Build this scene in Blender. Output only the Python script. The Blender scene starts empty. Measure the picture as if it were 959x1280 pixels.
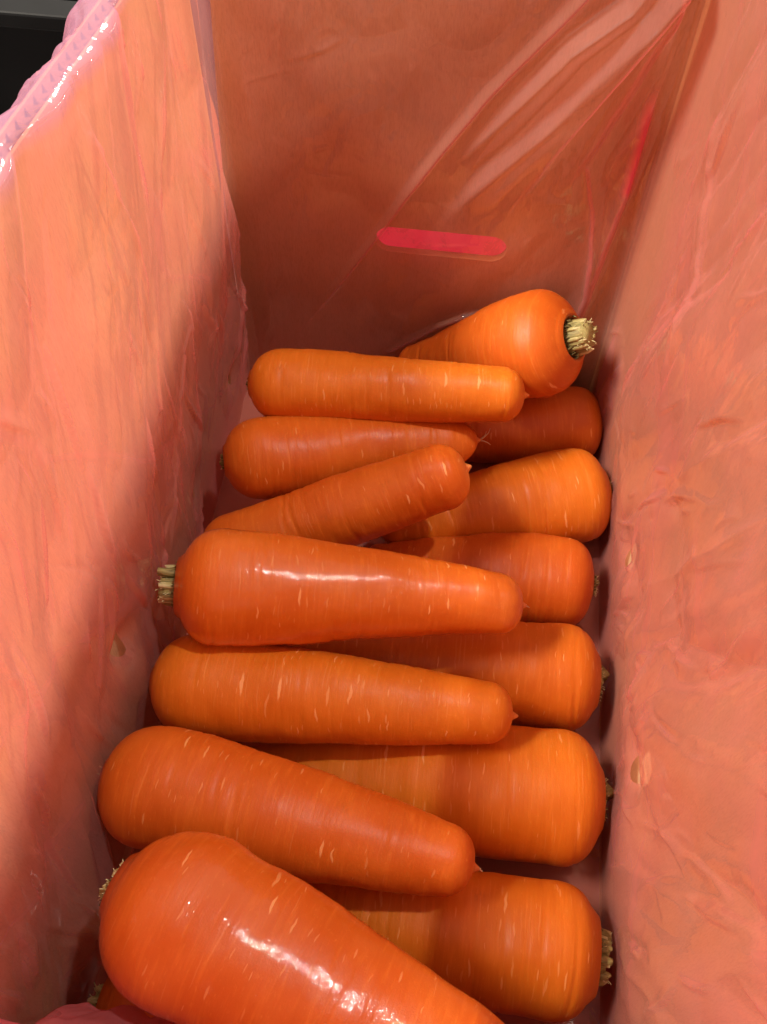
import bpy, math, random
import numpy as np
from mathutils import Matrix, Vector
from mathutils.geometry import tessellate_polygon

# ------------------------------------------------------------------ scene, camera, light
scene = bpy.context.scene
COL = scene.collection
PI = math.pi
random.seed(7)

CAM_AXES = ((0.99259, 0.11003, -0.05159), (0.12028, -0.82887, 0.54636), (0.01736, -0.54851, -0.83596))
# columns above: image right, image down, viewing direction, in world coordinates
cam_d = bpy.data.cameras.new('camera')
cam = bpy.data.objects.new('camera', cam_d)
COL.objects.link(cam)
M = Matrix([[CAM_AXES[r][0], -CAM_AXES[r][1], -CAM_AXES[r][2]] for r in range(3)]).to_4x4()
M.translation = Vector((0.0, 0.0, 0.49))
cam.matrix_world = M
cam_d.sensor_fit = 'VERTICAL'
cam_d.sensor_height = 24.0
cam_d.lens = 24.0 * 1204.0 / 1280.0
cam_d.clip_start = 0.01
cam_d.clip_end = 60.0
scene.camera = cam

world = bpy.data.worlds.new('World')
scene.world = world
world.use_nodes = True
bg = world.node_tree.nodes['Background']
bg.inputs['Color'].default_value = (1.0, 0.93, 0.86, 1)
bg.inputs['Strength'].default_value = 0.46


def area_lamp(name, loc, target, sx, sy, power, color, spin=0.0):
    d = bpy.data.lights.new(name, 'AREA')
    d.shape = 'RECTANGLE'
    d.size, d.size_y = sx, sy
    d.energy = power
    d.color = color
    o = bpy.data.objects.new(name, d)
    COL.objects.link(o)
    v = Vector(target) - Vector(loc)
    o.rotation_euler = (v.to_track_quat('-Z', 'Y').to_matrix() @ Matrix.Rotation(spin, 3, 'Z')).to_euler()
    o.location = loc
    return o


# the shop's lamps: one strip almost straight above, one fitting further off to the right; the rear one is added
area_lamp('ceiling_strip_lamp', (0.66, 0.40, 2.25), (0.0, 0.2, 0.0), 0.075, 0.05, 22.0, (1.0, 0.94, 0.85))
area_lamp('rear_fill_light', (0.0, 3.7, 1.85), (0.0, 0.45, 0.15), 0.5, 0.3, 140.0, (1.0, 0.90, 0.78))  # added, unseen: makes the hand hole glow and brightens the front fold
area_lamp('side_spot_lamp', (2.95, -0.12, 2.66), (-0.1, 0.25, 0.15), 0.30, 0.30, 225.0, (1.0, 0.90, 0.74))
area_lamp('side_ceiling_lamp', (-2.1, -0.05, 3.0), (0.1, 0.2, 0.15), 1.0, 0.7, 225.0, (1.0, 0.90, 0.76))

scene.view_settings.view_transform = 'Standard'
scene.view_settings.look = 'None'
scene.view_settings.exposure = 0.0
scene.view_settings.gamma = 1.0
scene.cycles.use_denoising = True
scene.cycles.transparent_max_bounces = 24
scene.cycles.max_bounces = 8
scene.cycles.diffuse_bounces = 5
scene.cycles.sample_clamp_indirect = 6.0


# ------------------------------------------------------------------ helpers
def tag(o, label=None, cat=None, group=None, kind=None):
    if label: o['label'] = label
    if cat: o['category'] = cat
    if group: o['group'] = group
    if kind: o['kind'] = kind
    return o


def empty(name, loc=(0, 0, 0)):
    o = bpy.data.objects.new(name, None)
    o.empty_display_size = 0.02
    o.location = loc
    COL.objects.link(o)
    return o


def mesh_obj(name, verts, faces, mat, parent=None, smooth=True, loc=None):
    me = bpy.data.meshes.new(name)
    me.from_pydata([tuple(v) for v in verts], [], [tuple(f) for f in faces])
    me.update()
    if smooth:
        me.polygons.foreach_set('use_smooth', [True] * len(me.polygons))
    if mat: me.materials.append(mat)
    o = bpy.data.objects.new(name, me)
    COL.objects.link(o)
    if loc is not None: o.location = loc
    if parent is not None: o.parent = parent
    return o


def grid_mesh(name, P, mat, parent=None, closed_v=False, keep=None):
    """P: (n, m, 3) array of points -> a quad sheet."""
    n, m = P.shape[:2]
    idx = np.arange(n * m).reshape(n, m)
    if closed_v:
        idx = np.concatenate([idx, idx[:, :1]], axis=1)
    q = np.stack([idx[:-1, :-1], idx[1:, :-1], idx[1:, 1:], idx[:-1, 1:]], axis=-1).reshape(-1, 4)
    if keep is not None:
        q = q[keep.reshape(-1)]
    me = bpy.data.meshes.new(name)
    me.vertices.add(n * m)
    me.vertices.foreach_set('co', P.reshape(-1).astype(np.float32))
    me.loops.add(q.size)
    me.loops.foreach_set('vertex_index', q.reshape(-1).astype(np.int32))
    me.polygons.add(len(q))
    me.polygons.foreach_set('loop_start', np.arange(0, q.size, 4, dtype=np.int32))
    me.polygons.foreach_set('use_smooth', np.ones(len(q), dtype=bool))
    me.update(calc_edges=True)
    me.validate()
    me.materials.append(mat)
    o = bpy.data.objects.new(name, me)
    COL.objects.link(o)
    if parent is not None: o.parent = parent
    return o


def point_attr(o, name, arr):
    a = o.data.attributes.new(name, 'FLOAT', 'POINT')
    a.data.foreach_set('value', np.asarray(arr, dtype=np.float32).reshape(-1))


def set_uv(o, u, v):
    """u, v per vertex."""
    me = o.data
    uv = me.uv_layers.new(name='UVMap')
    li = np.empty(len(me.loops), dtype=np.int32)
    me.loops.foreach_get('vertex_index', li)
    arr = np.stack([np.asarray(u).reshape(-1)[li], np.asarray(v).reshape(-1)[li]], axis=-1)
    uv.data.foreach_set('uv', arr.reshape(-1).astype(np.float32))


def box_geo(x0, x1, y0, y1, z0, z1):
    v = [(x, y, z) for z in (z0, z1) for y in (y0, y1) for x in (x0, x1)]
    f = [(0, 2, 3, 1), (4, 5, 7, 6), (0, 1, 5, 4), (2, 6, 7, 3), (0, 4, 6, 2), (1, 3, 7, 5)]
    return v, f


def bevel(o, w=0.001, seg=2):
    m = o.modifiers.new('bevel', 'BEVEL')
    m.width = w
    m.segments = seg
    m.limit_method = 'ANGLE'
    return o


# ---- numpy noise
def _hash(ix, iy, seed):
    h = (ix.astype(np.int64) * 374761393 + iy.astype(np.int64) * 668265263 + seed * 1442695041) & 0xFFFFFFFF
    h = ((h ^ (h >> 13)) * 1274126177) & 0xFFFFFFFF
    h = h ^ (h >> 16)
    return (h & 0xFFFFFF) / float(0xFFFFFF)


def vnoise(x, y, seed=0):
    ix, iy = np.floor(x), np.floor(y)
    fx, fy = x - ix, y - iy
    fx = fx * fx * fx * (fx * (fx * 6 - 15) + 10)
    fy = fy * fy * fy * (fy * (fy * 6 - 15) + 10)
    a, b = _hash(ix, iy, seed), _hash(ix + 1, iy, seed)
    c, d = _hash(ix, iy + 1, seed), _hash(ix + 1, iy + 1, seed)
    return (a * (1 - fx) + b * fx) * (1 - fy) + (c * (1 - fx) + d * fx) * fy - 0.5


def fbm(x, y, seed=0, octaves=4, gain=0.5):
    s, a = 0.0, 1.0
    for k in range(octaves):
        s = s + a * vnoise(x * 2 ** k + 17.3 * k, y * 2 ** k - 9.1 * k, seed + k)
        a *= gain
    return s


def worley(x, y, seed=0):
    ix, iy = np.floor(x), np.floor(y)
    f1 = np.full(x.shape, 9.0)
    f2 = np.full(x.shape, 9.0)
    for dx in (-1, 0, 1):
        for dy in (-1, 0, 1):
            cx_, cy_ = ix + dx, iy + dy
            px = cx_ + _hash(cx_, cy_, seed)
            py = cy_ + _hash(cx_, cy_, seed + 91)
            d = np.sqrt((x - px) ** 2 + (y - py) ** 2)
            f2 = np.minimum(f2, np.maximum(f1, d))
            f1 = np.minimum(f1, d)
    return f1, f2


def crumple(a, b, ang, cell_across, cell_along, seed):
    """crumpled sheet: facets drawn out along the direction ang (from the b axis)."""
    ca, sa = math.cos(ang), math.sin(ang)
    u = (a * ca - b * sa) / cell_across
    v = (a * sa + b * ca) / cell_along
    wu = 0.9 * fbm(u * 0.6, v * 0.8, seed + 5, 3)
    wv = 0.7 * fbm(u * 0.6 + 40, v * 0.8, seed + 6, 3)
    f1, f2 = worley(u + wu, v + wv, seed)
    g1, g2 = worley(u * 2.1 + wu * 2 + 3.3, v * 1.7 + wv + 8.1, seed + 31)
    return 0.62 * np.minimum(f1, 1.1) + 0.28 * np.minimum(g1, 1.1)


def creases(a, b, a0, a1, b0, b1, n, ang, spread, seed, hmax=0.0032, lmin=0.012, lmax=0.07, w0=0.0009, w1=0.0028):
    """sharp tapering folds scattered over the sheet, mostly running at the angle ang from the b axis."""
    r = random.Random(seed)
    h = np.zeros(a.shape)
    wa = a + 0.004 * fbm(a * 30, b * 18, seed, 2)
    for k in range(n):
        ca, cb = r.uniform(a0, a1), r.uniform(b0, b1)
        th = ang + r.gauss(0, spread)
        ln = r.uniform(lmin, lmax) * 0.5
        w = r.uniform(w0, w1)
        hh = hmax * r.uniform(0.3, 1.0) * (ln / lmax * 2) ** 0.5 * (1 if r.random() < 0.7 else -0.7)
        m = (np.abs(a - ca) < ln + 0.01) & (np.abs(b - cb) < ln + 0.01)
        if not m.any(): continue
        da, db = wa[m] - ca, b[m] - cb
        al = (da * math.sin(th) + db * math.cos(th)) / ln
        ac = (da * math.cos(th) - db * math.sin(th)) / w
        ac = ac - r.uniform(-1.5, 1.5) * al * al
        tap = np.clip(1 - al * al, 0, 1)
        steep, slow = r.uniform(0.5, 1.0), r.uniform(1.5, 5.0)
        side = 1 if r.random() < 0.5 else -1
        q = ac * side
        prof = np.where(q > 0, np.maximum(1 - q / slow, 0) ** 1.3, np.maximum(1 + q / steep, 0))
        h[m] += hh * prof * tap
    return h


def billow(x, y, seed, octaves=2):
    s, a = 0.0, 1.0
    for k in range(octaves):
        s = s + a * np.abs(2 * vnoise(x * 2 ** k + 5.7 * k, y * 2 ** k + 3.1 * k, seed + k))
        a *= 0.42
    return s


def seg_dist(a, b, pts):
    """signed distance and fraction along a polyline."""
    best = np.full(a.shape, 9.0)
    sd = np.zeros(a.shape)
    fr = np.zeros(a.shape)
    P = np.array(pts)
    L = np.linalg.norm(np.diff(P, axis=0), axis=1)
    tot, acc = L.sum(), 0.0
    for i in range(len(P) - 1):
        d = P[i + 1] - P[i]
        t = np.clip(((a - P[i, 0]) * d[0] + (b - P[i, 1]) * d[1]) / (L[i] ** 2), 0, 1)
        ex, ey = a - (P[i, 0] + t * d[0]), b - (P[i, 1] + t * d[1])
        dist = np.sqrt(ex ** 2 + ey ** 2)
        sgn = np.sign(d[0] * ey - d[1] * ex)
        m = dist < best
        best = np.where(m, dist, best)
        sd = np.where(m, dist * sgn, sd)
        fr = np.where(m, (acc + t * L[i]) / tot, fr)
        acc += L[i]
    return best, sd, fr


# ------------------------------------------------------------------ materials
def new_mat(name):
    m = bpy.data.materials.new(name)
    m.use_nodes = True
    nt = m.node_tree
    nt.nodes.clear()
    out = nt.nodes.new('ShaderNodeOutputMaterial')
    return m, nt, out


class NB:
    def __init__(self, nt): self.nt = nt
    def n(self, typ, **kw):
        node = self.nt.nodes.new(typ)
        for k, v in kw.items():
            if k.startswith('_'):
                setattr(node, k[1:], v)
            else:
                key = k
                if key.isdigit(): key = int(key)
                s = node.inputs[int(k[1:])] if (k[0] == 'i' and k[1:].isdigit()) else node.inputs[k.replace('_', ' ')]
                if isinstance(v, bpy.types.NodeSocket): self.nt.links.new(v, s)
                else: s.default_value = v
        return node
    def math(self, op, a, b=None, c=None, clamp=False):
        node = self.nt.nodes.new('ShaderNodeMath')
        node.operation = op
        node.use_clamp = clamp
        for i, v in enumerate((a, b, c)):
            if v is None: continue
            if isinstance(v, bpy.types.NodeSocket): self.nt.links.new(v, node.inputs[i])
            else: node.inputs[i].default_value = v
        return node.outputs[0]
    def mixc(self, fac, a, b, mode='MIX'):
        node = self.nt.nodes.new('ShaderNodeMix')
        node.data_type = 'RGBA'
        node.blend_type = mode
        for s, v in ((node.inputs[0], fac), (node.inputs[6], a), (node.inputs[7], b)):
            if isinstance(v, bpy.types.NodeSocket): self.nt.links.new(v, s)
            else: s.default_value = v if not isinstance(v, tuple) or len(v) == 4 else (*v, 1)
        return node.outputs[2]
    def ramp(self, fac, stops):
        node = self.nt.nodes.new('ShaderNodeValToRGB')
        self.nt.links.new(fac, node.inputs[0])
        e = node.color_ramp.elements
        while len(e) < len(stops): e.new(0.5)
        for k, (p, c) in enumerate(stops):
            e[k].position = p
            e[k].color = (*c, 1) if len(c) == 3 else c
        return node.outputs[0]
    def maprange(self, v, a, b, c=0.0, d=1.0, smooth=False):
        node = self.nt.nodes.new('ShaderNodeMapRange')
        if smooth: node.interpolation_type = 'SMOOTHSTEP'
        self.nt.links.new(v, node.inputs[0])
        for i, x in enumerate((a, b, c, d)): node.inputs[i + 1].default_value = x
        return node.outputs[0]


VENTS = []   # (s, t, r) positions of the vent holes on the film, filled in below


def mat_carrot(name, rough, coat, base_a, base_b):
    m, nt, out = new_mat(name)
    b = NB(nt)
    uv = b.n('ShaderNodeUVMap').outputs[0]
    info = b.n('ShaderNodeObjectInfo')
    rnd = info.outputs['Random']
    sep = b.n('ShaderNodeSeparateXYZ', Vector=uv)
    off = b.math('MULTIPLY', rnd, 7.31)
    ax = b.math('ADD', sep.outputs[0], off)
    ci = sep.outputs[1]

    def coords(sx, sy, dx=0.0):
        x = b.math('MULTIPLY_ADD', ax, 1000.0 / sx, dx)
        y = b.math('MULTIPLY_ADD', ci, 1000.0 / sy, dx * 0.37)
        return b.n('ShaderNodeCombineXYZ', X=x, Y=y).outputs[0]

    # short pale cross marks
    def marks(sx, sy, r0, r1, keep, dx):
        warp = b.n('ShaderNodeTexNoise', Vector=coords(14, 9, dx), Scale=1.0, Detail=2.0).outputs[0]
        c = coords(sx, sy, dx)
        cs = b.n('ShaderNodeSeparateXYZ', Vector=c)
        c2 = b.n('ShaderNodeCombineXYZ', X=b.math('MULTIPLY_ADD', warp, 1.1, cs.outputs[0]), Y=cs.outputs[1]).outputs[0]
        v = b.n('ShaderNodeTexVoronoi', _voronoi_dimensions='2D', Vector=c2, Scale=1.0, Randomness=0.85)
        colsep = b.n('ShaderNodeSeparateColor', Color=v.outputs['Color'])
        on = b.math('LESS_THAN', colsep.outputs[0], b.math('MULTIPLY', b.math('MULTIPLY_ADD', rnd, 1.2, 0.5), keep))
        size = b.math('MULTIPLY_ADD', colsep.outputs[1], r1 - r0, r0)
        d = b.math('DIVIDE', v.outputs['Distance'], size)
        s = b.maprange(d, 0.55, 1.0, 1.0, 0.0, True)
        return b.math('MULTIPLY', b.math('MULTIPLY', s, on), b.math('MULTIPLY_ADD', colsep.outputs[2], 0.6, 0.4))
    m1 = marks(4.4, 27.0, 0.06, 0.20, 0.15, 0.0)
    m2 = marks(2.8, 15.0, 0.07, 0.20, 0.22, 31.7)
    m3 = marks(1.9, 36.0, 0.10, 0.24, 0.30, 77.7)
    mk = b.math('MAXIMUM', m1, b.math('MAXIMUM', b.math('MULTIPLY', m2, 0.55), b.math('MULTIPLY', m3, 0.22)))

    big = b.n('ShaderNodeTexNoise', Vector=coords(34, 30), Scale=1.0, Detail=3.0).outputs[0]
    streak = b.n('ShaderNodeTexNoise', Vector=coords(2.3, 19), Scale=1.0, Detail=3.0, Roughness=0.6).outputs[0]
    fine = b.n('ShaderNodeTexNoise', Vector=coords(1.2, 2.4), Scale=1.0, Detail=3.0).outputs[0]
    pores = b.n('ShaderNodeTexNoise', Vector=coords(0.55, 0.7), Scale=1.0, Detail=2.0).outputs[0]
    f = b.maprange(big, 0.3, 0.7)
    col = b.mixc(f, base_a, base_b)
    hue = b.maprange(rnd, 0.0, 1.0, -0.5, 0.5)
    hs = b.n('ShaderNodeHueSaturation', Hue=b.math('MULTIPLY_ADD', hue, 0.014, 0.5), Value=b.math('MULTIPLY_ADD', hue, 0.14, 1.0), Color=col)
    col = hs.outputs[0]
    col = b.mixc(b.maprange(streak, 0.52, 0.78, 0.0, 0.30), col, (0.90, 0.27, 0.035))
    col = b.mixc(b.maprange(streak, 0.46, 0.22, 0.0, 0.20), col, (0.50, 0.075, 0.006))
    col = b.mixc(b.maprange(fine, 0.60, 0.85, 0.0, 0.28), col, (0.92, 0.36, 0.07))
    # brownish scuffs
    sc = b.n('ShaderNodeTexNoise', Vector=coords(19, 17, 5.0), Scale=1.0, Detail=1.0).outputs[0]
    scuff = b.math('MULTIPLY', b.maprange(sc, 0.66, 0.78, 0, 1, True), b.maprange(fine, 0.40, 0.62))
    col = b.mixc(b.math('MULTIPLY', scuff, 0.40), col, (0.34, 0.085, 0.012))
    col = b.mixc(b.math('MULTIPLY', mk, 0.66), col, (0.93, 0.46, 0.17))
    # greenish brown shoulder round the stem, pale tip
    at = b.n('ShaderNodeAttribute', _attribute_name='shoulder')
    sh = b.math('MULTIPLY', at.outputs['Fac'], b.maprange(fine, 0.25, 0.7, 0.55, 1.0))
    col = b.mixc(sh, col, (0.10, 0.065, 0.018))
    at2 = b.n('ShaderNodeAttribute', _attribute_name='tipness')
    col = b.mixc(b.math('MULTIPLY', at2.outputs['Fac'], b.maprange(fine, 0.3, 0.7, 0.25, 1.0)), col, (0.72, 0.30, 0.10))

    hgt = b.math('MULTIPLY_ADD', streak, 1.0, b.math('MULTIPLY', fine, 0.35))
    hgt = b.math('ADD', hgt, b.math('MULTIPLY', mk, -0.30))
    hgt = b.math('ADD', hgt, b.math('MULTIPLY', pores, 0.22))
    bump = b.n('ShaderNodeBump', Strength=0.55, Distance=0.00035, Height=hgt)
    rgh = b.math('ADD', b.math('MULTIPLY_ADD', fine, 0.18, rough - 0.09), b.math('MULTIPLY', b.math('SUBTRACT', big, 0.5), 0.25), clamp=True)
    p = b.n('ShaderNodeBsdfPrincipled', Base_Color=col, Roughness=rgh, Normal=bump.outputs[0])
    p.inputs['Subsurface Weight'].default_value = 0.22
    p.inputs['Subsurface Radius'].default_value = (1.0, 0.35, 0.08)
    p.inputs['Subsurface Scale'].default_value = 0.006
    p.inputs['Specular IOR Level'].default_value = 0.30
    if coat:
        wet = b.maprange(big, 0.40, 0.58, 0.45, 1.0)
        st2 = b.n('ShaderNodeTexNoise', Vector=coords(1.4, 4.6, 3.0), Scale=1.0, Detail=2.0).outputs[0]
        bump2 = b.n('ShaderNodeBump', Strength=0.5, Distance=0.0005, Height=b.math('MULTIPLY_ADD', st2, 1.0, hgt))
        nt.links.new(b.math('MULTIPLY', wet, coat), p.inputs['Coat Weight'])
        p.inputs['Coat Roughness'].default_value = 0.05
        nt.links.new(bump2.outputs[0], p.inputs['Coat Normal'])
    nt.links.new(p.outputs[0], out.inputs[0])
    return m


def mat_stem():
    m, nt, out = new_mat('dry_green_stem')
    b = NB(nt)
    at = b.n('ShaderNodeAttribute', _attribute_name='tone')
    tc = b.n('ShaderNodeTexCoord')
    mp = b.n('ShaderNodeMapping', Vector=tc.outputs['Object'])
    mp.inputs['Scale'].default_value = (250, 1400, 1400)
    nz = b.n('ShaderNodeTexNoise', Vector=mp.outputs[0], Scale=1.0, Detail=3.0).outputs[0]
    f = b.math('ADD', at.outputs['Fac'], b.math('MULTIPLY', b.math('SUBTRACT', nz, 0.5), 0.7), clamp=True)
    col = b.ramp(f, [(0.0, (0.035, 0.022, 0.006)), (0.3, (0.16, 0.13, 0.035)), (0.62, (0.42, 0.36, 0.13)), (1.0, (0.72, 0.66, 0.36))])
    bump = b.n('ShaderNodeBump', Strength=0.6, Distance=0.0003, Height=nz)
    p = b.n('ShaderNodeBsdfPrincipled', Base_Color=col, Roughness=0.6, Normal=bump.outputs[0])
    nt.links.new(p.outputs[0], out.inputs[0])
    return m


def mat_simple(name, col, rough=0.6, noise=0.0, scale=60.0, spec=0.5):
    m, nt, out = new_mat(name)
    b = NB(nt)
    tc = b.n('ShaderNodeTexCoord')
    nz = b.n('ShaderNodeTexNoise', Vector=tc.outputs['Object'], Scale=scale, Detail=5.0).outputs[0]
    c2 = tuple(min(1.0, c * (1 + noise)) for c in col)
    c1 = tuple(c * (1 - noise) for c in col)
    c = b.mixc(nz, c1, c2)
    bump = b.n('ShaderNodeBump', Strength=0.25, Distance=0.0005, Height=nz)
    p = b.n('ShaderNodeBsdfPrincipled', Base_Color=c, Roughness=rough, Normal=bump.outputs[0])
    p.inputs['Specular IOR Level'].default_value = spec
    nt.links.new(p.outputs[0], out.inputs[0])
    return m


def mat_cardboard():
    m, nt, out = new_mat('kraft_cardboard')
    b = NB(nt)
    tc = b.n('ShaderNodeTexCoord')
    o = tc.outputs['Object']
    n1 = b.n('ShaderNodeTexNoise', Vector=o, Scale=9.0, Detail=4.0).outputs[0]
    mp = b.n('ShaderNodeMapping', Vector=o)
    mp.inputs['Scale'].default_value = (1500, 1500, 260)
    n2 = b.n('ShaderNodeTexNoise', Vector=mp.outputs[0], Scale=1.0, Detail=3.0).outputs[0]
    sx = b.n('ShaderNodeSeparateXYZ', Vector=o)
    # the fluting inside telegraphs through as faint upright ridges
    run = b.math('ADD', sx.outputs[0], sx.outputs[1])
    fl = b.math('SINE', b.math('MULTIPLY', run, 2 * PI / 0.0062))
    col = b.mixc(b.maprange(n1, 0.3, 0.7), (0.50, 0.315, 0.165), (0.60, 0.395, 0.22))
    col = b.mixc(b.maprange(n2, 0.45, 0.8, 0, 0.5), col, (0.34, 0.205, 0.10))
    col = b.mixc(b.maprange(fl, -1, 1, 0.0, 0.06), col, (0.30, 0.18, 0.09))
    h = b.math('MULTIPLY_ADD', fl, 0.12, b.math('MULTIPLY', n2, 0.5))
    bump = b.n('ShaderNodeBump', Strength=0.35, Distance=0.0004, Height=h)
    p = b.n('ShaderNodeBsdfPrincipled', Base_Color=col, Roughness=0.85, Normal=bump.outputs[0])
    p.inputs['Specular IOR Level'].default_value = 0.2
    nt.links.new(p.outputs[0], out.inputs[0])
    return m


def mat_film():
    m, nt, out = new_mat('pink_plastic_film')
    b = NB(nt)
    uv = b.n('ShaderNodeUVMap').outputs[0]
    ply_shading = b.n('ShaderNodeAttribute', _attribute_name='ply_shading').outputs['Fac']
    out_ = b.n('ShaderNodeAttribute', _attribute_name='turned_out').outputs['Fac']  # lap turns lilac: coloured light outside put into its film colour
    mp = b.n('ShaderNodeMapping', Vector=uv)
    mp.inputs['Scale'].default_value = (170, 60, 1)
    n1 = b.n('ShaderNodeTexNoise', Vector=mp.outputs[0], Scale=1.0, Detail=3.0, Distortion=0.3).outputs[0]
    mp2 = b.n('ShaderNodeMapping', Vector=uv)
    mp2.inputs['Scale'].default_value = (70, 28, 1)
    n2 = b.n('ShaderNodeTexNoise', Vector=mp2.outputs[0], Scale=1.0, Detail=3.0, Roughness=0.5, Distortion=0.4).outputs[0]
    h = b.math('MULTIPLY_ADD', n2, 1.0, b.math('MULTIPLY', n1, 0.5))
    bump = b.n('ShaderNodeBump', Strength=0.5, Distance=0.0010, Height=h)
    # folded layers tint and scatter more; shade and light are painted in with them
    tint = b.mixc(ply_shading, (0.985, 0.815, 0.705), (0.95, 0.30, 0.30))
    tr = b.n('ShaderNodeBsdfTransparent', Color=tint)
    df = b.n('ShaderNodeBsdfDiffuse', Color=b.mixc(out_, b.mixc(ply_shading, (0.95, 0.54, 0.49), (0.98, 0.06, 0.16)), (0.82, 0.45, 0.70)), Normal=bump.outputs[0])
    tl = b.n('ShaderNodeBsdfTranslucent', Color=b.mixc(out_, b.mixc(ply_shading, (0.94, 0.50, 0.46), (0.97, 0.05, 0.14)), (0.80, 0.42, 0.68)), Normal=bump.outputs[0])
    face = b.n('ShaderNodeLayerWeight', Blend=0.35, Normal=bump.outputs[0]).outputs['Facing']
    sc = b.n('ShaderNodeMixShader', i0=0.45, i1=df.outputs[0], i2=tl.outputs[0])
    fac = b.math('MULTIPLY_ADD', ply_shading, 0.72, b.math('MULTIPLY_ADD', face, 0.16, b.maprange(n2, 0.3, 0.7, 0.11, 0.15)), clamp=True)
    body = b.n('ShaderNodeMixShader', i0=fac, i1=tr.outputs[0], i2=sc.outputs[0])
    gl = b.n('ShaderNodeBsdfGlossy', Color=(1, 1, 1, 1), Roughness=b.maprange(n1, 0.3, 0.7, 0.04, 0.11), Normal=bump.outputs[0])
    fr = b.n('ShaderNodeFresnel', IOR=1.5, Normal=bump.outputs[0])
    fin = b.n('ShaderNodeMixShader', i0=b.math('MULTIPLY_ADD', fr.outputs[0], 0.32, 0.065, clamp=True), i1=body.outputs[0], i2=gl.outputs[0])
    # punched vent holes: the film is simply missing there
    sep = b.n('ShaderNodeSeparateXYZ', Vector=uv)
    hole = None
    for (s0, t0, r) in VENTS:
        du = b.math('SUBTRACT', sep.outputs[0], s0)
        dv = b.math('MULTIPLY', b.math('SUBTRACT', sep.outputs[1], t0), 0.52)
        d = b.math('SQRT', b.math('ADD', b.math('MULTIPLY', du, du), b.math('MULTIPLY', dv, dv)))
        k = b.math('LESS_THAN', d, r)
        hole = k if hole is None else b.math('MAXIMUM', hole, k)
    if hole is not None:
        clear = b.n('ShaderNodeBsdfTransparent', Color=(1, 1, 1, 1))
        fin = b.n('ShaderNodeMixShader', i0=hole, i1=fin.outputs[0], i2=clear.outputs[0])
    nt.links.new(fin.outputs[0], out.inputs[0])
    return m


# ------------------------------------------------------------------ the cardboard box
XL, XR, YB, YF = -0.1335, 0.1020, 0.4235, -0.0035      # inner faces of the cardboard
TH = 0.005


def left_top(y):
    return float(np.interp(y, [-0.02, 0.10, 0.2265, 0.2743, 0.3321, 0.43], [0.335, 0.325, 0.3105, 0.3045, 0.297, 0.286]))


def right_top(y):
    return float(np.interp(y, [-0.02, 0.07, 0.19, 0.336, 0.43], [0.352, 0.345, 0.338, 0.332, 0.325]))


card = mat_cardboard()
box = empty('cardboard_box', (0, 0.2, -0.006))
tag(box, 'open brown kraft cardboard carton lined with pink plastic film and holding carrots', 'box')


def child_world(o, parent):
    o.parent = parent
    o.matrix_parent_inverse = parent.matrix_world.inverted()
    return o


bpy.context.view_layer.update()


def side_panel(name, x0, x1, topf, y0, y1, back_edge):
    """an upright panel along y; its back edge runs from y1 below to back_edge(z) higher up."""
    ys = np.linspace(0, 1, 40)
    v = []
    for x in (x0, x1):
        for k in range(40):
            yb = y0 + (y1 - y0) * ys[k]
            v.append((x, yb, -0.003))
        for k in range(40):
            zt = topf(y0 + (y1 - y0) * ys[k])
            ytop = y0 + (back_edge(zt) - y0) * ys[k]
            v.append((x, ytop, topf(ytop)))
    f = []
    for k in range(39):
        a, b2, c, d = k, k + 1, 40 + k + 1, 40 + k
        f.append((a, b2, c, d)); f.append((80 + a, 80 + d, 80 + c, 80 + b2))
        f.append((40 + k, 40 + k + 1, 120 + k + 1, 120 + k)); f.append((k, 80 + k, 80 + k + 1, k + 1))
    f.append((0, 40, 120, 80)); f.append((39, 119, 159, 79))
    return mesh_obj(name, v, f, card, smooth=False)


def fluted_panel(topf):
    """left panel: two liners with the wavy medium between them, open along the top edge."""
    root = side_panel('side_panel', XL - 0.0012, XL, topf, YF, YB, lambda z: np.interp(z, [0.13, 0.26], [YB, 0.414]))
    outer = side_panel('outer_liner', XL - 0.0084, XL - 0.0072, topf, YF, YB, lambda z: np.interp(z, [0.13, 0.26], [YB, 0.414]))
    n = 1200
    yy = np.linspace(YF + 0.001, 0.408, n)
    w = np.sin(yy * 2 * PI / 0.0078) * 0.0027
    P = np.zeros((n, 2, 3))
    for i in range(n):
        P[i, 0] = (XL - 0.0042 + w[i], yy[i], 0.0)
        P[i, 1] = (XL - 0.0042 + w[i], yy[i], topf(yy[i]) - 0.0008)
    fl = grid_mesh('fluting', P, card)
    return root, outer, fl


root, outer, fl = fluted_panel(left_top)
child_world(root, box)
child_world(outer, root)
child_world(fl, root)
rp = side_panel('side_panel', XR, XR + TH, right_top, YF, YB, lambda z: YB)
for q in rp.data.vertices:
    q.co.x -= 0.0105 * min(1.0, max(0.0, (q.co.y - 0.325) / 0.093))
child_world(rp, box)


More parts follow.
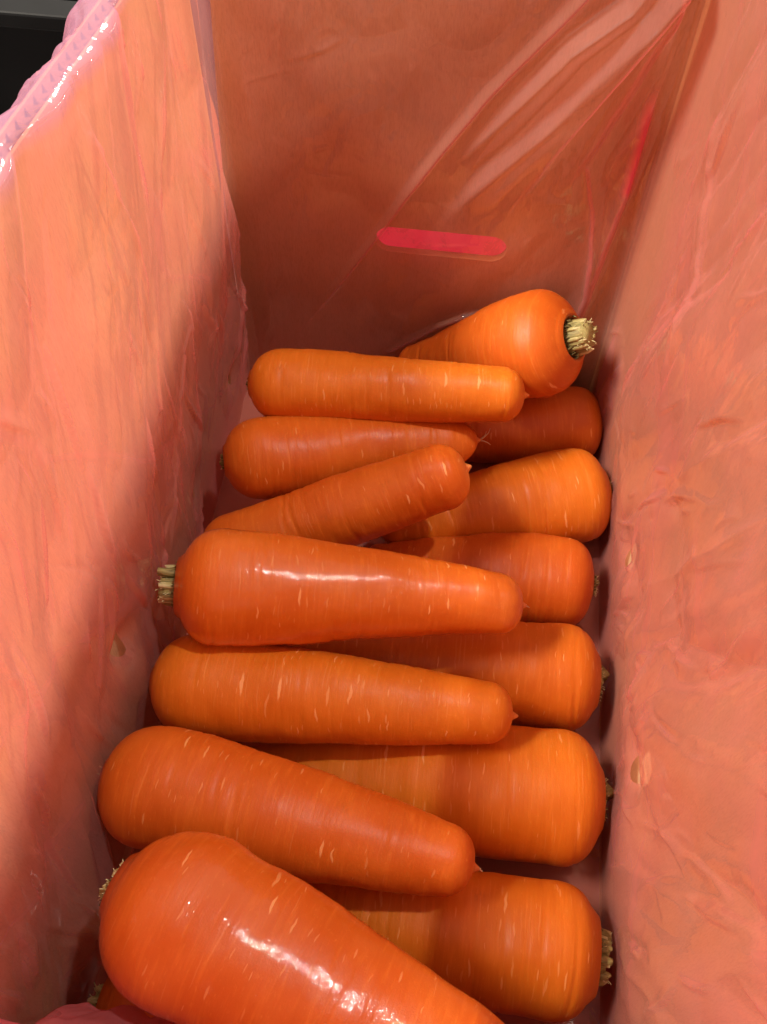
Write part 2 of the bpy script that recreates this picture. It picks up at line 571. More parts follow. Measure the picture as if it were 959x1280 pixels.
def end_panel(y0, y1, xa, xb, z1, hole=None, lean=0.0):
    """an upright panel along x, with a rounded hand hole cut through it."""
    if hole is None:
        v, f = box_geo(xa, xb, y0, y1, -0.003, z1)
        return mesh_obj('end_panel', v, f, card, smooth=False)
    cx_, cz_, hw, hh = hole
    ring = []
    for k in range(48):
        a = 2 * PI * (k + 0.5) / 48
        ring.append((cx_ + (hw - hh) * (1 if math.cos(a) > 0 else -1) + hh * math.cos(a), cz_ + hh * math.sin(a)))
    rect = [(xa, -0.003), (xb, -0.003), (xb, z1), (xa + lean, z1), (xa, 0.13)]
    tri = tessellate_polygon([[Vector((p[0], p[1], 0)) for p in rect], [Vector((p[0], p[1], 0)) for p in ring]])
    flat = rect + ring
    n = len(flat)
    v = [(p[0], y0, p[1]) for p in flat] + [(p[0], y1, p[1]) for p in flat]
    f = [tuple(t) for t in tri] + [tuple(n + q for q in reversed(t)) for t in tri]
    f += [(k, (k + 1) % 5, n + (k + 1) % 5, n + k) for k in range(5)]
    f += [(5 + k, n + 5 + k, n + 5 + (k + 1) % 48, 5 + (k + 1) % 48) for k in range(48)]
    return mesh_obj('end_panel', v, f, card, smooth=False)


child_world(end_panel(YB + 0.0003, YB + TH, -0.1340, XR + TH, 0.33, hole=(-0.0125, 0.121, 0.037, 0.0088), lean=0.012), box)
child_world(end_panel(YF - TH, YF - 0.0003, XL, XR, 0.336), box)
v, f = box_geo(XL - 0.0084, XR + TH, YF - TH, YB + TH, -0.0085, -0.0035)
child_world(mesh_obj('bottom_panel', v, f, card, smooth=False), box)

# ------------------------------------------------------------------ the plastic bag lining it
FX0, FX1, FY0, FY1 = -0.1305, 0.0995, 0.0010, 0.4190


def perimeter(ds):
    """from the middle of the front wall to the left, round the back, and home: points, inward normals, region code"""
    pts, nor, reg = [], [], []
    rad = {'fl': 0.014, 'bl': 0.006, 'br': 0.010, 'fr': 0.014}

    def line(p, q, nrm, code):
        p, q = np.array(p), np.array(q)
        n = max(2, int(np.linalg.norm(q - p) / ds))
        for k in range(n):
            pts.append(p + (q - p) * k / n); nor.append(nrm); reg.append(code)

    def arc(c, r, a0, a1, code):
        n = max(3, int(abs(a1 - a0) * r / ds))
        for k in range(n):
            a = a0 + (a1 - a0) * k / n
            pts.append(np.array((c[0] + r * math.cos(a), c[1] + r * math.sin(a))))
            nor.append((-math.cos(a), -math.sin(a))); reg.append(code)
    r = rad['fl']; line((-0.012, FY0), (FX0 + r, FY0), (0, 1), 0); arc((FX0 + r, FY0 + r), r, -PI / 2, -PI, 1)
    r2 = rad['bl']; line((FX0, FY0 + r), (FX0, FY1 - r2), (1, 0), 1); arc((FX0 + r2, FY1 - r2), r2, PI, PI / 2, 2)
    r3 = rad['br']; line((FX0 + r2, FY1), (FX1 - r3, FY1), (0, -1), 2); arc((FX1 - r3, FY1 - r3), r3, PI / 2, 0, 3)
    r4 = rad['fr']; line((FX1, FY1 - r3), (FX1, FY0 + r4), (-1, 0), 3); arc((FX1 - r4, FY0 + r4), r4, 0, -PI / 2, 4)
    line((FX1 - r4, FY0), (-0.012, FY0), (0, 1), 4)
    return np.array(pts), np.array(nor), np.array(reg)


DS = 0.0009
PP, NN, RG = perimeter(DS)
LEAN = lambda y: 0.0105 * np.clip((y - 0.325) / 0.093, 0, 1)
PP[:, 0] -= LEAN(PP[:, 1]) * np.clip((PP[:, 0] - 0.05) / 0.045, 0, 1)
n_s = len(PP)
S = np.concatenate([[0], np.cumsum(np.linalg.norm(np.diff(PP, axis=0), axis=1))])


def s_of(x=None, y=None, code=1):
    m = np.where(RG == code)[0]
    d = np.abs(PP[m, 0] - x) if x is not None else np.abs(PP[m, 1] - y)
    return float(S[m[d.argmin()]])


def rim_height(i):
    x, y = PP[i]
    c = RG[i]
    if c == 1 and x < FX0 + 0.004: return left_top(y)
    if c == 3 and y < 0.40: return right_top(y)
    if c in (2,): return float(np.interp(x, [FX0, FX0 + 0.02, FX1 - 0.02, FX1], [left_top(y), 0.33, 0.33, right_top(y)]))
    return 0.342


RIM = np.array([rim_height(i) for i in range(n_s)])
k9 = np.ones(21) / 21
RIM = np.convolve(np.concatenate([RIM[-10:], RIM, RIM[:10]]), k9, 'valid') + 0.0015

# rows: floor (inset), walls (height fraction), over the rim and down outside
n_floor, n_wall, n_lap = 44, 360, 60
rows_floor = -np.linspace(1.0, 0.0, n_floor, endpoint=False) ** 1.6
A = np.repeat(S[:, None], n_wall, 1)
zfrac = np.linspace(0, 1, n_wall)
Z = RIM[:, None] * zfrac[None, :] + 0.003 * (1 - zfrac[None, :])
X0 = np.repeat(PP[:, 0][:, None], n_wall, 1)
Y0 = np.repeat(PP[:, 1][:, None], n_wall, 1)
RGm = np.repeat(RG[:, None], n_wall, 1)


def win(a, lo, hi, soft):
    return np.clip((a - lo) / soft, 0, 1) * np.clip((hi - a) / soft, 0, 1)


sL0, sL1 = s_of(y=0.02, code=1), s_of(y=0.41, code=1)
sB0, sB1 = s_of(x=-0.12, code=2), s_of(x=0.09, code=2)
sR0, sR1 = s_of(y=0.405, code=3), s_of(y=0.02, code=3)
wL = win(A, sL0 - 0.02, sL1 + 0.004, 0.012)
wB = win(A, sB0 - 0.004, sB1 + 0.010, 0.010)
wR = win(A, sR0 - 0.006, sR1 + 0.02, 0.012)

# left wall: long slightly slanting crumples, finer towards the bottom back
GLINT = [(0.350, 0.262), (0.345, 0.245), (0.325, 0.215), (0.290, 0.200)]
rotL = Y0 * 0.95 - Z * 0.30
hL = 0.0075 * billow(rotL / 0.050 + 0.4 * fbm(Y0 * 12, Z * 8, 15, 2), Z / 0.150, 11, 2)
hL += 0.0085 * fbm(Y0 * 9, Z * 6, 14, 2)
hL += creases(Y0, Z, 0.02, 0.42, 0.02, 0.32, 210, 0.18, 0.22, 12, 0.0030, 0.012, 0.065, 0.0009, 0.0022)
hL += creases(Y0, Z, 0.20, 0.42, 0.03, 0.17, 60, 0.45, 0.35, 16, 0.0036)
hL += creases(Y0, Z, 0.02, 0.42, 0.02, 0.32, 60, 0.15, 0.5, 17, 0.0007, 0.006, 0.025)
# right wall
rotR = Y0 * 0.92 + Z * 0.38
hR = 0.0080 * billow(rotR / 0.048 + 0.4 * fbm(Y0 * 12, Z * 8, 25, 2), Z / 0.140, 21, 2)
hR += 0.0090 * fbm(Y0 * 10, Z * 6, 24, 2)
hR += creases(Y0, Z, 0.02, 0.42, 0.02, 0.33, 200, -0.25, 0.25, 22, 0.0026, 0.012, 0.065, 0.0009, 0.0022)
hR += creases(Y0, Z, 0.06, 0.40, 0.02, 0.14, 40, -0.35, 0.3, 26, 0.0014)
hR += creases(Y0, Z, 0.02, 0.42, 0.02, 0.32, 60, -0.15, 0.5, 27, 0.0006, 0.006, 0.025)
hR *= np.clip(0.35 + (Z - 0.03) / 0.08, 0.35, 1)
hR += 0.006 * np.exp(-((Y0 - 0.115) / 0.03) ** 2) * np.exp(-((Z - 0.055) / 0.04) ** 2)
for hh_, sd_, rt_ in ((hL, 91, rotL), (hR, 92, rotR)):
    patch = np.clip(0.35 + 2.6 * fbm(Y0 * 11, Z * 9, sd_, 3), 0, 1.2)
    hh_ += 0.0016 * patch * (0.9 - billow(rt_ / 0.017 + 0.35 * fbm(Y0 * 25, Z * 12, sd_ + 3, 2), Z / 0.085, sd_ + 1, 1))
    hh_ -= 0.0025
_, sdg, frg = seg_dist(Y0, Z, GLINT)
hR += 0.0020 * np.where(sdg > 0, np.exp(-(sdg / 0.011) ** 2), np.exp(-(sdg / 0.0016) ** 2)) * np.clip(frg / 0.1, 0, 1) * np.clip((1 - frg) / 0.1, 0, 1)
# back wall: tight film with pleats fanning down from the top right corner
hB = 0.0022 * billow(X0 / 0.05 - Z * 9, Z / 0.09, 31, 2) + creases(X0, Z, -0.12, 0.09, 0.05, 0.33, 70, 0.3, 0.9, 32, 0.0006, 0.006, 0.04) + 0.0022 * fbm(X0 * 9, Z * 9, 33, 2)
hB += 0.0006 * crumple(X0 + 2, Z, 0.1, 0.012, 0.018, 34) * np.clip(3.2 * fbm(X0 * 18, Z * 18, 35, 2), 0, 1)
plyB = np.zeros_like(X0)
PLEATS = [  # points (x, z) from the top down, height, width, tilt of the fold, ply
    ([(0.087, 0.300), (0.072, 0.269), (0.038, 0.217), (0.001, 0.163), (-0.012, 0.140)], 0.0150, 0.0095, 1, 0.10),
    ([(0.082, 0.310), (0.060, 0.268), (0.038, 0.247), (0.017, 0.215), (-0.006, 0.180)], 0.0120, 0.0070, 1, 0.10),
    ([(0.070, 0.315), (0.040, 0.267), (0.006, 0.220), (-0.024, 0.172), (-0.044, 0.134), (-0.099, 0.041)], 0.0032, 0.0030, -1, 0.50),
    ([(0.088, 0.300), (0.057, 0.230), (0.036, 0.186), (0.020, 0.150)], 0.0070, 0.0060, -1, 0.38),
    ([(0.090, 0.300), (0.072, 0.240), (0.060, 0.200), (0.048, 0.168)], 0.0055, 0.0060, 1, 0.45),
    ([(0.094, 0.290), (0.084, 0.235), (0.070, 0.190), (0.066, 0.165)], 0.0060, 0.0070, 1, 0.30),
    ([(0.056, 0.185), (0.064, 0.160), (0.069, 0.135), (0.072, 0.100), (0.070, 0.06)], 0.0030, 0.0040, 1, 0.55),
    ([(0.085, 0.215), (0.078, 0.160), (0.074, 0.110), (0.072, 0.05)], 0.0050, 0.0060, -1, 0.60),
    ([(-0.040, 0.038), (-0.010, 0.066), (0.005, 0.075), (0.05, 0.090)], 0.0040, 0.0030, -1, 0.35),
]
for pts, hh, ww, sg, pl in PLEATS:
    wob = 0.0022 * fbm(X0 * 26, Z * 26, 41, 3)
    d, sd, fr = seg_dist(X0 + wob, Z + wob, pts)
    env = np.clip(fr / 0.06, 0, 1) ** 0.5 * np.clip((1 - fr) / 0.45, 0, 1)
    q = sd * sg / (ww * 0.72)
    ridge = np.where(q > 0, np.exp(-(q / 1.5) ** 2), np.exp(-(q / 0.5) ** 2))
    hB += hh * ridge * env
    plyB = np.maximum(plyB, pl * env ** 0.4 * np.exp(-((np.abs(q) - 0.15) / 0.30) ** 2) * 0.8)
# film swelling off the corner at the right
hB += 0.010 * np.clip((X0 - 0.070) / 0.03, 0, 1) ** 2
# front: the loose fold that hangs in above the nearest carrots
xf = PP[:, 0][:, None]
isF = ((RGm == 0) | (RGm == 4) | ((RGm == 1) & (Y0 < 0.02))).astype(float)
hF = 0.005 * billow(X0 / 0.03 + Z * 8, Z / 0.06, 51, 3) + creases(X0, Z, -0.13, 0.0, 0.03, 0.2, 30, 0.5, 0.6, 53)
hF = hF + (0.0285 + 0.011 * fbm(X0 * 38, Z * 26, 52, 3)) * np.exp(-(np.abs(X0 + 0.100) / 0.080) ** 2.2) * np.exp(-((Z - 0.088) / 0.040) ** 2)
H = hL * wL + hR * wR + hB * wB
H = np.where(isF > 0, hF, H)
foot = np.clip((Z - 0.003) / 0.02, 0, 1)
H = np.maximum(H, -0.0018) * (0.25 + 0.75 * foot)

ply_shading = 0.07 + 0.45 * (isF > 0) + 0.12 * np.clip(0.5 + 1.6 * fbm(A * 22, Z * 16, 61, 4), 0, 1) * (wL + wR)  # front share paints in the light that the loose fold catches
band = 1 - np.abs(2.4 * fbm(A * 11 + 0.35 * Z * 30, Z * 7, 62, 3)) * 6
ply_shading += 0.08 * np.clip(band, 0, 1) * (wL + wR)
slope = np.hypot(*np.gradient(H, DS, 0.00092))
ply_shading += np.clip(slope - 0.25, 0, 0.6) * 0.16 * np.maximum(wL, wR)
ply_shading = np.maximum(ply_shading, plyB * wB)
ply_shading = np.maximum(ply_shading, 0.9 * np.exp(-((A - s_of(x=0.0925, code=2)) / 0.0035) ** 2) * np.clip((Z - 0.165) / 0.01, 0, 1) * np.clip((0.235 - Z) / 0.02, 0, 1))

VENT_AT = [(1, 0.3751, 0.0469, 0.0036), (1, 0.2833, 0.0594, 0.0042), (1, 0.1672, 0.1067, 0.0046), (3, 0.2615, 0.0770, 0.0052), (3, 0.1465, 0.0929, 0.0066)]
for code, y, z, r in VENT_AT:
    m_ = (RGm == code)
    q_ = np.exp(-(((Y0 - y) ** 2 + (Z - z) ** 2) / 0.011 ** 2))
    H = np.where(m_, H * (1 - q_) - 0.0027 * q_, H)

WX = X0 + NN[:, 0][:, None] * H
WY = Y0 + NN[:, 1][:, None] * H
wall_pts = np.stack([WX, WY, Z], -1)
# floor rows
fl_rows = []
for k in range(n_floor):
    q = (1.0 - k / n_floor) ** 1.5
    cyl = np.clip(PP[:, 1], 0.12, 0.30)
    bx = wall_pts[:, 0, 0] * (1 - q) + (-0.014) * q
    by = wall_pts[:, 0, 1] * (1 - q) + cyl * q
    bz = 0.003 - 0.0 * q + 0.0032 * np.clip(crumple(bx, by, 0.6, 0.03, 0.05, 71) - 0.25, 0, 1) * min(1, 6 * q) - 0.0
    fl_rows.append(np.stack([bx, by, bz], -1))
floor_pts = np.stack(fl_rows, 1)
# lap rows
lap = []
for k in range(1, n_lap + 1):
    d = 0.0022 * k if k < 12 else 0.0264 + 0.0080 * (k - 12)
    if d < 0.014:
        a = PI * d / 0.014
        outw = 0.0068 * (1 - math.cos(a))
        up = 0.0035 * math.sin(a)
    else:
        e = d - 0.014
        outw = 0.0136 + 0.020 * (1 - math.exp(-e / 0.030))
        up = -0.93 * (e - 0.008 * (1 - math.exp(-e / 0.008)))
    wav = 0.005 * fbm(S * 9, np.full_like(S, d * 7), 81, 2) * min(1.0, max(0, d - 0.012) / 0.04)
    wav = wav + 0.0016 * (crumple(S, np.full_like(S, d), 0.2, 0.02, 0.05, 82) - 0.3) * min(1.0, max(0, d - 0.012) / 0.03)
    lap.append(np.stack([wall_pts[:, -1, 0] - NN[:, 0] * (outw + wav), wall_pts[:, -1, 1] - NN[:, 1] * (outw + wav), RIM + up], -1))
lap_pts = np.stack(lap, 1)
ALL = np.concatenate([floor_pts, wall_pts, lap_pts], 1)
LAPPLY = np.where((RG == 2) & (np.abs(PP[:, 0] + 0.012) < 0.075), 1.2, 0.22)
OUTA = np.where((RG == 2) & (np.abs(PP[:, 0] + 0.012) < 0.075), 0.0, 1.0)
ply_shading += (0.22 * np.exp(-(Z / 0.035) ** 2)) * (wL + 0.4 * (1 - wL))  # redder low on the walls: shade in the gaps put into the tint
PLY_SHADING = np.concatenate([np.full((n_s, n_floor), 0.30), ply_shading, np.repeat(LAPPLY[:, None], n_lap, 1)], 1)
TT = np.concatenate([np.repeat(-np.linspace(0.11, 0.002, n_floor)[None], n_s, 0), Z, np.repeat(0.4 + 0.0078 * np.arange(n_lap)[None], n_s, 0)], 1)
SS = np.repeat(S[:, None], TT.shape[1], 1)

for code, y, z, r in VENT_AT:
    VENTS.append((s_of(y=y, code=code), z, r))
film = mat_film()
# close the loop
ALLc = np.concatenate([ALL, ALL[:1]], 0)
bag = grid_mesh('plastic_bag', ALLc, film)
point_attr(bag, 'ply_shading', np.concatenate([PLY_SHADING, PLY_SHADING[:1]], 0))
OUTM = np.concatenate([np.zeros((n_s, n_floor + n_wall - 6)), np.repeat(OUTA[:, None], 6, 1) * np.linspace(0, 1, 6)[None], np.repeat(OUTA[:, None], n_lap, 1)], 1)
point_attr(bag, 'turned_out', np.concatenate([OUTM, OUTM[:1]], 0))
set_uv(bag, np.concatenate([SS, SS[-1:] + DS], 0), np.concatenate([TT, TT[:1]], 0))
tag(bag, 'thin crumpled pink plastic bag lining the cardboard box and folded over its rim', 'plastic bag')

# ------------------------------------------------------------------ carrots
dry = mat_carrot('carrot_skin', 0.44, 0.0, (0.57, 0.118, 0.008), (0.65, 0.160, 0.012))
wet = mat_carrot('wet_carrot_skin', 0.42, 1.0, (0.60, 0.122, 0.008), (0.68, 0.168, 0.012))
stem_m = mat_stem()
hair_m = mat_simple('root_hair_pale', (0.62, 0.42, 0.22), 0.7, 0.2, 400)


def tube(pts, rads, sides, verts, faces, tone, t0, t1, phase=0.0, flat=1.0, ribs=0.0):
    """adds a tapering tube with closed ends to the lists."""
    base = len(verts)
    P = [Vector(p) for p in pts]
    n = len(P)
    for i in range(n):
        d = (P[min(i + 1, n - 1)] - P[max(i - 1, 0)]).normalized()
        up = Vector((0, 0, 1)) if abs(d.z) < 0.9 else Vector((0, 1, 0))
        a = d.cross(up).normalized()
        c = d.cross(a)
        for k in range(sides):
            th = phase + 2 * PI * k / sides
            rk = rads[i] * (1 + (ribs if k % 2 else -ribs) + 1.1 * ribs * math.sin(k * 1.7 + i))
            verts.append(P[i] + (a * math.cos(th) + c * math.sin(th) * flat) * rk)
            tone.append(t0 + (t1 - t0) * i / (n - 1))
    for i in range(n - 1):
        for k in range(sides):
            j = (k + 1) % sides
            faces.append((base + i * sides + k, base + i * sides + j, base + (i + 1) * sides + j, base + (i + 1) * sides + k))
    faces.append(tuple(base + k for k in reversed(range(sides))))
    faces.append(tuple(base + (n - 1) * sides + k for k in range(sides)))


def make_stem(parent, r0, rng, reach=0.010, girth=0.0060, stubs=24):
    """broken-off leaf stalks standing in the hollow of the crown; they point along -x."""
    verts, faces, tone = [], [], []
    if reach < 0:      # broken off deep inside the hollow
        stubs, reach = 6, 0.0004
        girth *= 0.6
    tube([(0.010, 0, 0), (0.002, 0, 0), (-reach * 0.62, 0, 0), (-reach * 0.92, 0.0003, 0)], [girth * 1.02, girth * 1.05, girth * 0.95, girth * 0.86], 26, verts, faces, tone, 0.25, 0.55, ribs=0.13)
    for k in range(stubs):
        a = 2 * PI * (k + rng.uniform(-0.3, 0.3)) / stubs
        rr = girth * (0.62 + 0.19 * (k % 3)) * rng.uniform(0.88, 1.08)
        ca, sa = math.cos(a), math.sin(a)
        ln = reach * (rng.uniform(0.8, 1.2) if k % 3 else rng.uniform(0.35, 0.85))
        fl_ = rng.uniform(-0.0006, 0.0016) * reach / 0.01
        p = [(0.006, ca * rr * 0.8, sa * rr * 0.8), (-0.001, ca * rr, sa * rr), (-ln * 0.6, ca * (rr + fl_ * 0.3), sa * (rr + fl_ * 0.3)),
             (-ln, ca * (rr + fl_) + rng.uniform(-1, 1) * 0.0006, sa * (rr + fl_) + rng.uniform(-1, 1) * 0.0006)]
        w = girth * rng.uniform(0.12, 0.24)
        tube(p, [w * 1.5, w * 1.4, w * 1.15, w * rng.uniform(0.10, 0.85)], 6, verts, faces, tone, rng.uniform(0.15, 0.4), rng.uniform(0.55, 1.0), rng.uniform(0, 3), rng.uniform(0.5, 1))
    for k in range(int(stubs * 1.3)):      # loose fibres
        a = rng.uniform(0, 2 * PI)
        rr = girth * rng.uniform(0.5, 1.1)
        ca, sa = math.cos(a), math.sin(a)
        x = -reach * rng.uniform(0.2, 1.0)
        dl = rng.uniform(0.0008, 0.0024)
        p = [(x, ca * rr, sa * rr), (x - dl * 0.6, ca * (rr + dl * 0.5), sa * (rr + dl * 0.5)), (x - dl, ca * (rr + dl), sa * (rr + dl))]
        tube(p, [0.00032, 0.00025, 0.00012], 4, verts, faces, tone, 0.7, 1.0)
    for k in range(22):                    # dark dry scraps round the foot
        a = rng.uniform(0, 2 * PI)
        rr = girth * rng.uniform(1.1, 1.5)
        ca, sa = math.cos(a), math.sin(a)
        p = [(0.005, ca * rr, sa * rr), (0.0005, ca * rr * 1.05, sa * rr * 1.05), (-0.0015, ca * rr * 0.95, sa * rr * 0.95)]
        tube(p, [0.0007, 0.0006, 0.0003], 4, verts, faces, tone, 0.05, rng.uniform(0.15, 0.5))
    o = mesh_obj('stem', verts, faces, stem_m, parent)
    point_attr(o, 'tone', tone)
    return o


def make_hair(parent, L, rng, n=2, size=1.0):
    verts, faces, tone = [], [], []
    for k in range(n):
        a = rng.uniform(-0.9, 0.9)
        b_ = rng.uniform(-0.5, 0.9)
        ln = rng.uniform(0.004, 0.009) * size
        x = L - 0.0012
        p = [(x, 0, 0), (x + ln * 0.4, ln * 0.25 * a, ln * 0.2 * b_), (x + ln * 0.75, ln * 0.6 * a, ln * 0.5 * b_), (x + ln * 0.9, ln * 1.0 * a, ln * 0.9 * b_)]
        tube(p, [0.0007 * size, 0.00035, 0.00022, 0.0001], 5, verts, faces, tone, 0, 1)
    return mesh_obj('root_hair', verts, faces, hair_m, parent)


def make_carrot(P0, P1, r0, r1, seed, mat, label, bend=(0.0, 0.0), shoulder=0.72, crown_end='flat', tip='blunt', girth=0.0060, reach=0.010, hair=2, hair_size=1.0, group='carrots lying in the lined box', roll=0.0, waist=0.0, pw=2.25, taper=1.55):
    rng = random.Random(seed)
    P0, P1 = Vector(P0), Vector(P1)
    L = (P1 - P0).length
    nv = 96
    prof = []
    cav = girth * 1.42
    for q in (0.0, 0.3, 0.6, 0.85): prof.append((0.0055 - 0.0010 * q, cav * q * 0.85 + 1e-5))
    prof += [(0.0030, cav * 0.92), (0.0014, cav * 1.0), (0.0003, cav * 1.10), (-0.0001, cav * 1.22)]
    a_len = r0 * shoulder
    rs = r0
    n1 = 22
    th0 = math.asin(min(0.95, (cav * 1.35) / rs))
    # superellipse shoulder
    for k in range(n1):
        th = th0 ** 1.0 + (PI / 2 - th0) * k / n1
        rr = rs * math.sin(th) ** (2 / pw)
        xx = a_len * (1 - math.cos(th) ** (2 / pw))
        if rr > prof[-1][1] and xx > prof[-1][0]: prof.append((xx, rr))
    x_end = L - r1 * (1.05 if tip == 'blunt' else 1.5)
    n2 = 110
    for k in range(n2 + 1):
        u = k / n2
        x = a_len + (x_end - a_len) * u
        g = u ** taper
        rr = r0 + (r1 * 1.02 - r0) * g + waist * r0 * math.sin(PI * u) 
        prof.append((x, rr))
    re = prof[-1][1]
    n3 = 26
    pe = 2.25 if tip == 'blunt' else 1.75
    for k in range(1, n3 + 1):
        th = PI / 2 * k / n3
        x = x_end + (L - 0.0018 - x_end) * math.sin(th) ** (2 / pe)
        rr = re * max(math.cos(th), 0.0) ** (2 / pe)
        nub = 0.0015 * (1.0 if tip == 'blunt' else 1.4)
        if rr < nub:
            break
        prof.append((x, rr))
    nub = prof[-1][1]
    xl = prof[-1][0]
    prof += [(xl + 0.0007, nub * 0.72), (xl + 0.0015, nub * 0.5), (xl + 0.0023, nub * 0.3), (xl + 0.0027, nub * 0.02 + 1e-5)]
    L2 = prof[-1][0]
    pr = np.array(prof)
    n = len(pr)
    X = np.repeat(pr[:, 0][:, None], nv, 1)
    Rr = np.repeat(pr[:, 1][:, None], nv, 1)
    th = np.repeat((2 * PI * np.arange(nv) / nv)[None], n, 0)
    cs, sn = np.cos(th), np.sin(th)
    sd = seed * 13
    # uneven cross section, low lumps, rings that run part of the way round
    lump = 0.065 * vnoise(X * 24 + sd, cs * 1.1 + 7, sd) + 0.065 * vnoise(X * 24 + sd, sn * 1.1 + 3, sd + 1)
    lump += 0.034 * vnoise(X * 65, cs * 1.9 + 5, sd + 2) + 0.034 * vnoise(X * 65, sn * 1.9 + 9, sd + 3)
    lump += 0.012 * vnoise(X * 190, cs * 4 + 5, sd + 4) + 0.012 * vnoise(X * 190, sn * 4 + 9, sd + 5)
    ang = 0.018 * np.cos(2 * th + rng.uniform(0, 6)) + 0.012 * np.cos(3 * th + rng.uniform(0, 6) + X * 12)
    body = np.clip(0.35 + (X - 0.002) / 0.05, 0.35, 1) * (X > 0.0015)
    ringd = np.zeros_like(X)
    for k in range(rng.randint(26, 38)):
        x0 = rng.uniform(0.008, L * 0.97)
        t0 = rng.uniform(0, 2 * PI)
        wid = rng.uniform(0.35, 1.2)
        dth = np.arctan2(np.sin(th - t0), np.cos(th - t0))
        dep = rng.uniform(0.00012, 0.00055)
        w_ = rng.uniform(0.0005, 0.0011)
        xx0 = x0 + 0.0012 * np.sin(th * 2 + k)
        ringd -= dep * np.exp(-((X - xx0) / w_) ** 2) * np.exp(-(dth / wid) ** 4)
    Rr = Rr * (1 + (lump + ang) * body) + ringd * np.clip(Rr / (r1 * 0.6), 0, 1)
    # gentle bend
    uu = np.clip(X / L2, 0, 1)
    by = bend[0] * (4 * uu * (1 - uu)) 
    bz = bend[1] * (4 * uu * (1 - uu))
    Pm = np.stack([X, by + Rr * cs, bz + Rr * sn], -1)
    o = grid_mesh('carrot', Pm, mat, closed_v=True)
    circ = (th - PI) * 0.5 * (r0 + r1)
    # texture coordinates: measured round from the top of the carrot so that the seam is underneath
    thw = np.arctan2(cs, sn)
    set_uv_loops(o, X, thw * 0.5 * (r0 + r1))
    sh = np.clip(1 - (np.sqrt(np.maximum(Rr, 0) ** 2) - cav * 0.95) / (cav * 0.30), 0, 1) * (X < a_len * 0.5)
    point_attr(o, 'shoulder', sh)
    point_attr(o, 'tipness', np.clip((X - (L2 - 0.006)) / 0.006, 0, 1) ** 1.5)
    # placed: local x runs from the crown to the tip
    d = (P1 - P0).normalized()
    up = Vector((0, 0, 1))
    yv = up.cross(d).normalized()
    zv = d.cross(yv)
    Mx = Matrix((d, yv, zv)).transposed().to_4x4() @ Matrix.Rotation(roll, 4, 'X')
    Mx.translation = P0
    o.matrix_world = Mx
    tag(o, label, 'carrot', group)
    make_stem(o, r0, rng, reach, girth)
    if hair: make_hair(o, L2, rng, hair, hair_size)
    return o


def set_uv_loops(o, X, TH_):
    """per-loop coordinates so that the wrap seam stays clean."""
    me = o.data
    n, m = X.shape
    li = np.empty(len(me.loops), dtype=np.int32)
    me.loops.foreach_get('vertex_index', li)
    u = X.reshape(-1)[li]
    v = TH_.reshape(-1)[li].reshape(-1, 4)
    rng_ = np.abs(TH_).max()
    vmax = v.max(axis=1, keepdims=True)
    v = np.where((vmax - v) > rng_, v + 2 * rng_, v).reshape(-1)
    uv = me.uv_layers.new(name='UVMap')
    uv.data.foreach_set('uv', np.stack([u, v], -1).reshape(-1).astype(np.float32))


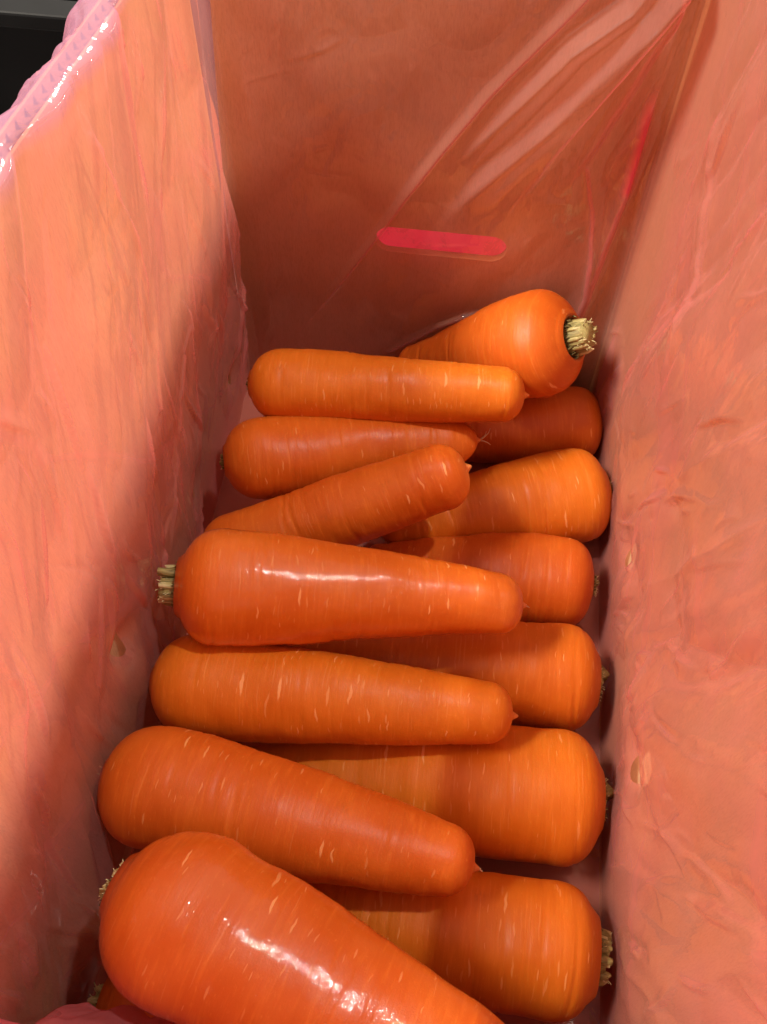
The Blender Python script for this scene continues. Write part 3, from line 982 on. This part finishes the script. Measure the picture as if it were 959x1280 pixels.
CARROTS = [
    # crown, tip, radius at crown, radius at tip, seed, wet, label, options
    ((0.066, 0.3785, 0.1050), (-0.0307, 0.4020, 0.034), .0297, .0150, 1, 0, 'carrot tilted up at the back, showing its green cut stem in the dark hollow crown', dict(girth=.0078, reach=.0092, hair=0, taper=1.25)),
    ((-0.1059, 0.3330, 0.0920), (0.0431, 0.3415, 0.0960), .0196, .0140, 2, 0, 'slim carrot lying across the top at the far end, blunt tip near the tilted one', dict(girth=.0040, reach=-.004, shoulder=.95, hair=0)),
    ((0.0949, 0.3831, 0.0300), (-0.0352, 0.3597, 0.0240), .0225, .0117, 3, 0, 'mostly hidden carrot wedged right under the tilted stem-up carrot', dict(girth=.0045, reach=-.004, hair=0, pw=2.6, shoulder=.72, taper=2.1)),
    ((-0.1139, 0.2927, 0.0740), (0.0215, 0.3317, 0.0660), .0222, .0156, 4, 0, 'second carrot from the back on the left, pointed tip with fine root hairs', dict(girth=.0045, reach=-.004, shoulder=.95, tip='point', hair=3, hair_size=.9)),
    ((-0.1156, 0.2441, 0.0520), (0.0158, 0.2892, 0.0980), .0193, .0169, 5, 0, 'carrot slanting upwards, its rounded bare tip resting over the neighbouring carrots', dict(girth=.0045, reach=-.004, shoulder=.95, hair=0)),
    ((0.0976, 0.3306, 0.0320), (-0.0315, 0.2941, 0.0220), .0278, .0129, 6, 0, 'carrot with a brown scuff on its shoulder, lying right of the slanting carrot', dict(girth=.0075, reach=.0008, hair=0, pw=2.6, shoulder=.72, taper=2.1)),
    ((-0.1122, 0.2006, 0.1030), (0.0481, 0.2203, 0.0860), .0272, .0144, 7, 1, 'shiny wet carrot across the middle with a dry stem stub at its left end', dict(girth=.0076, reach=.0075, bend=(0.0, 0.0032), taper=1.2, hair=2, hair_size=.5)),
    ((0.0907, 0.2684, 0.0300), (-0.0380, 0.2712, 0.0200), .0245, .0117, 8, 0, 'carrot end peeking out right, just behind the shiny wet carrot', dict(girth=.0040, reach=.0005, hair=0, pw=2.6, shoulder=.72, taper=2.1)),
    ((-0.1219, 0.1698, 0.0640), (0.0475, 0.1689, 0.0760), .0245, .0138, 9, 0, 'long carrot with many pale flecks lying in front of the shiny wet carrot', dict(girth=.0045, reach=-.004, shoulder=.95, hair=0)),
    ((0.0925, 0.2097, 0.0340), (-0.0809, 0.2100, 0.0240), .0281, .0127, 10, 0, 'carrot beneath the tip of the shiny one, thick end at the right wall', dict(girth=.0075, reach=.0008, hair=0, pw=2.6, shoulder=.72, taper=2.1)),
    ((0.0937, 0.1481, 0.0370), (-0.0921, 0.1436, 0.0240), .0310, .0134, 11, 0, 'thick carrot lying level under two others, broad end beside the bare floor gap', dict(girth=.0080, reach=.0006, hair=0, pw=2.6, shoulder=.72, taper=2.1)),
    ((-0.1278, 0.1189, 0.0780), (0.0343, 0.0993, 0.0800), .0263, .0151, 12, 0, 'fleck-marked carrot sloping down to a pointed tip over the bare floor gap', dict(girth=.0045, reach=-.004, shoulder=.95, tip='blunt', hair=2, hair_size=.4)),
    ((0.0910, 0.0797, 0.0370), (-0.0638, 0.0836, 0.0280), .0286, .0145, 13, 0, 'thick carrot at the near right with a frayed stem against the film', dict(girth=.0095, reach=.005, pw=2.6, shoulder=.72, taper=2.1)),
    ((-0.1012, 0.0690, 0.1120), (0.0652, 0.0148, 0.1050), .0318, .0163, 14, 1, 'biggest and nearest carrot, wet and glinting, lying on top of the others', dict(girth=.0070, reach=.0025, shoulder=1.0, bend=(0.0, 0.0032), taper=1.2)),
    ((-0.1157, 0.0341, 0.0300), (0.0312, 0.0318, 0.0300), .0224, .0133, 15, 0, 'carrot in deep shade under the nearest big carrot, beside the film fold', dict(girth=.0080, reach=.005)),
]
for c in CARROTS:
    make_carrot(c[0], c[1], c[2], c[3], c[4], wet if c[5] else dry, c[6], **c[7])

# ------------------------------------------------------------------ what shows beyond the rim
black = mat_simple('black_plastic', (0.005, 0.005, 0.005), 0.45, 0.3, 40, 0.3)
shelf_m = mat_simple('dark_shelf_paint', (0.05, 0.045, 0.045), 0.5, 0.25, 12)
v, f = box_geo(-1.6, 1.6, -1.2, 1.8, -0.05, -0.0095)
tag(mesh_obj('shelf', v, f, shelf_m, smooth=False), kind='structure')

crate = empty('plastic_crate', (-0.45, 0.56, -0.0095))
tag(crate, 'black plastic crate standing beyond the left rim of the lined box', 'crate')
bpy.context.view_layer.update()
cx0, cx1, cy0, cy1, cz = -0.74, -0.165, 0.425, 0.80, 0.232
for name, g in (('wall_panel', (cx0, cx1, cy0, cy0 + .004, -.0095, cz)), ('wall_panel', (cx0, cx1, cy1 - .004, cy1, -.0095, cz)),
                ('wall_panel', (cx0, cx0 + .004, cy0 + .0041, cy1 - .0041, -.0095, cz)), ('wall_panel', (cx1 - .004, cx1, cy0 + .0041, cy1 - .0041, -.0095, cz)),
                ('bottom_panel', (cx0 + .0041, cx1 - .0041, cy0 + .0041, cy1 - .0041, -.009, -.004)),
                ('rim', (cx0 - .008, cx1 + .008, cy0 - .009, cy0 + .006, cz + .0002, cz + .008)), ('rim', (cx0 - .008, cx1 + .008, cy1 - .006, cy1 + .009, cz + .0002, cz + .008)),
                ('rim', (cx0 - .008, cx0 + .006, cy0 + .0062, cy1 - .0062, cz + .0002, cz + .008)), ('rim', (cx1 - .006, cx1 + .008, cy0 + .0062, cy1 - .0062, cz + .0002, cz + .008))):
    v, f = box_geo(*g)
    child_world(bevel(mesh_obj(name, v, f, black, smooth=False), 0.0012), crate)
for k in range(9):
    x = cx0 + 0.03 + k * 0.064
    v, f = box_geo(x, x + 0.004, cy0 - 0.0065, cy0 - 0.0003, -.0095, cz - 0.001)
    child_world(bevel(mesh_obj('rib', v, f, black, smooth=False), 0.0008), crate)
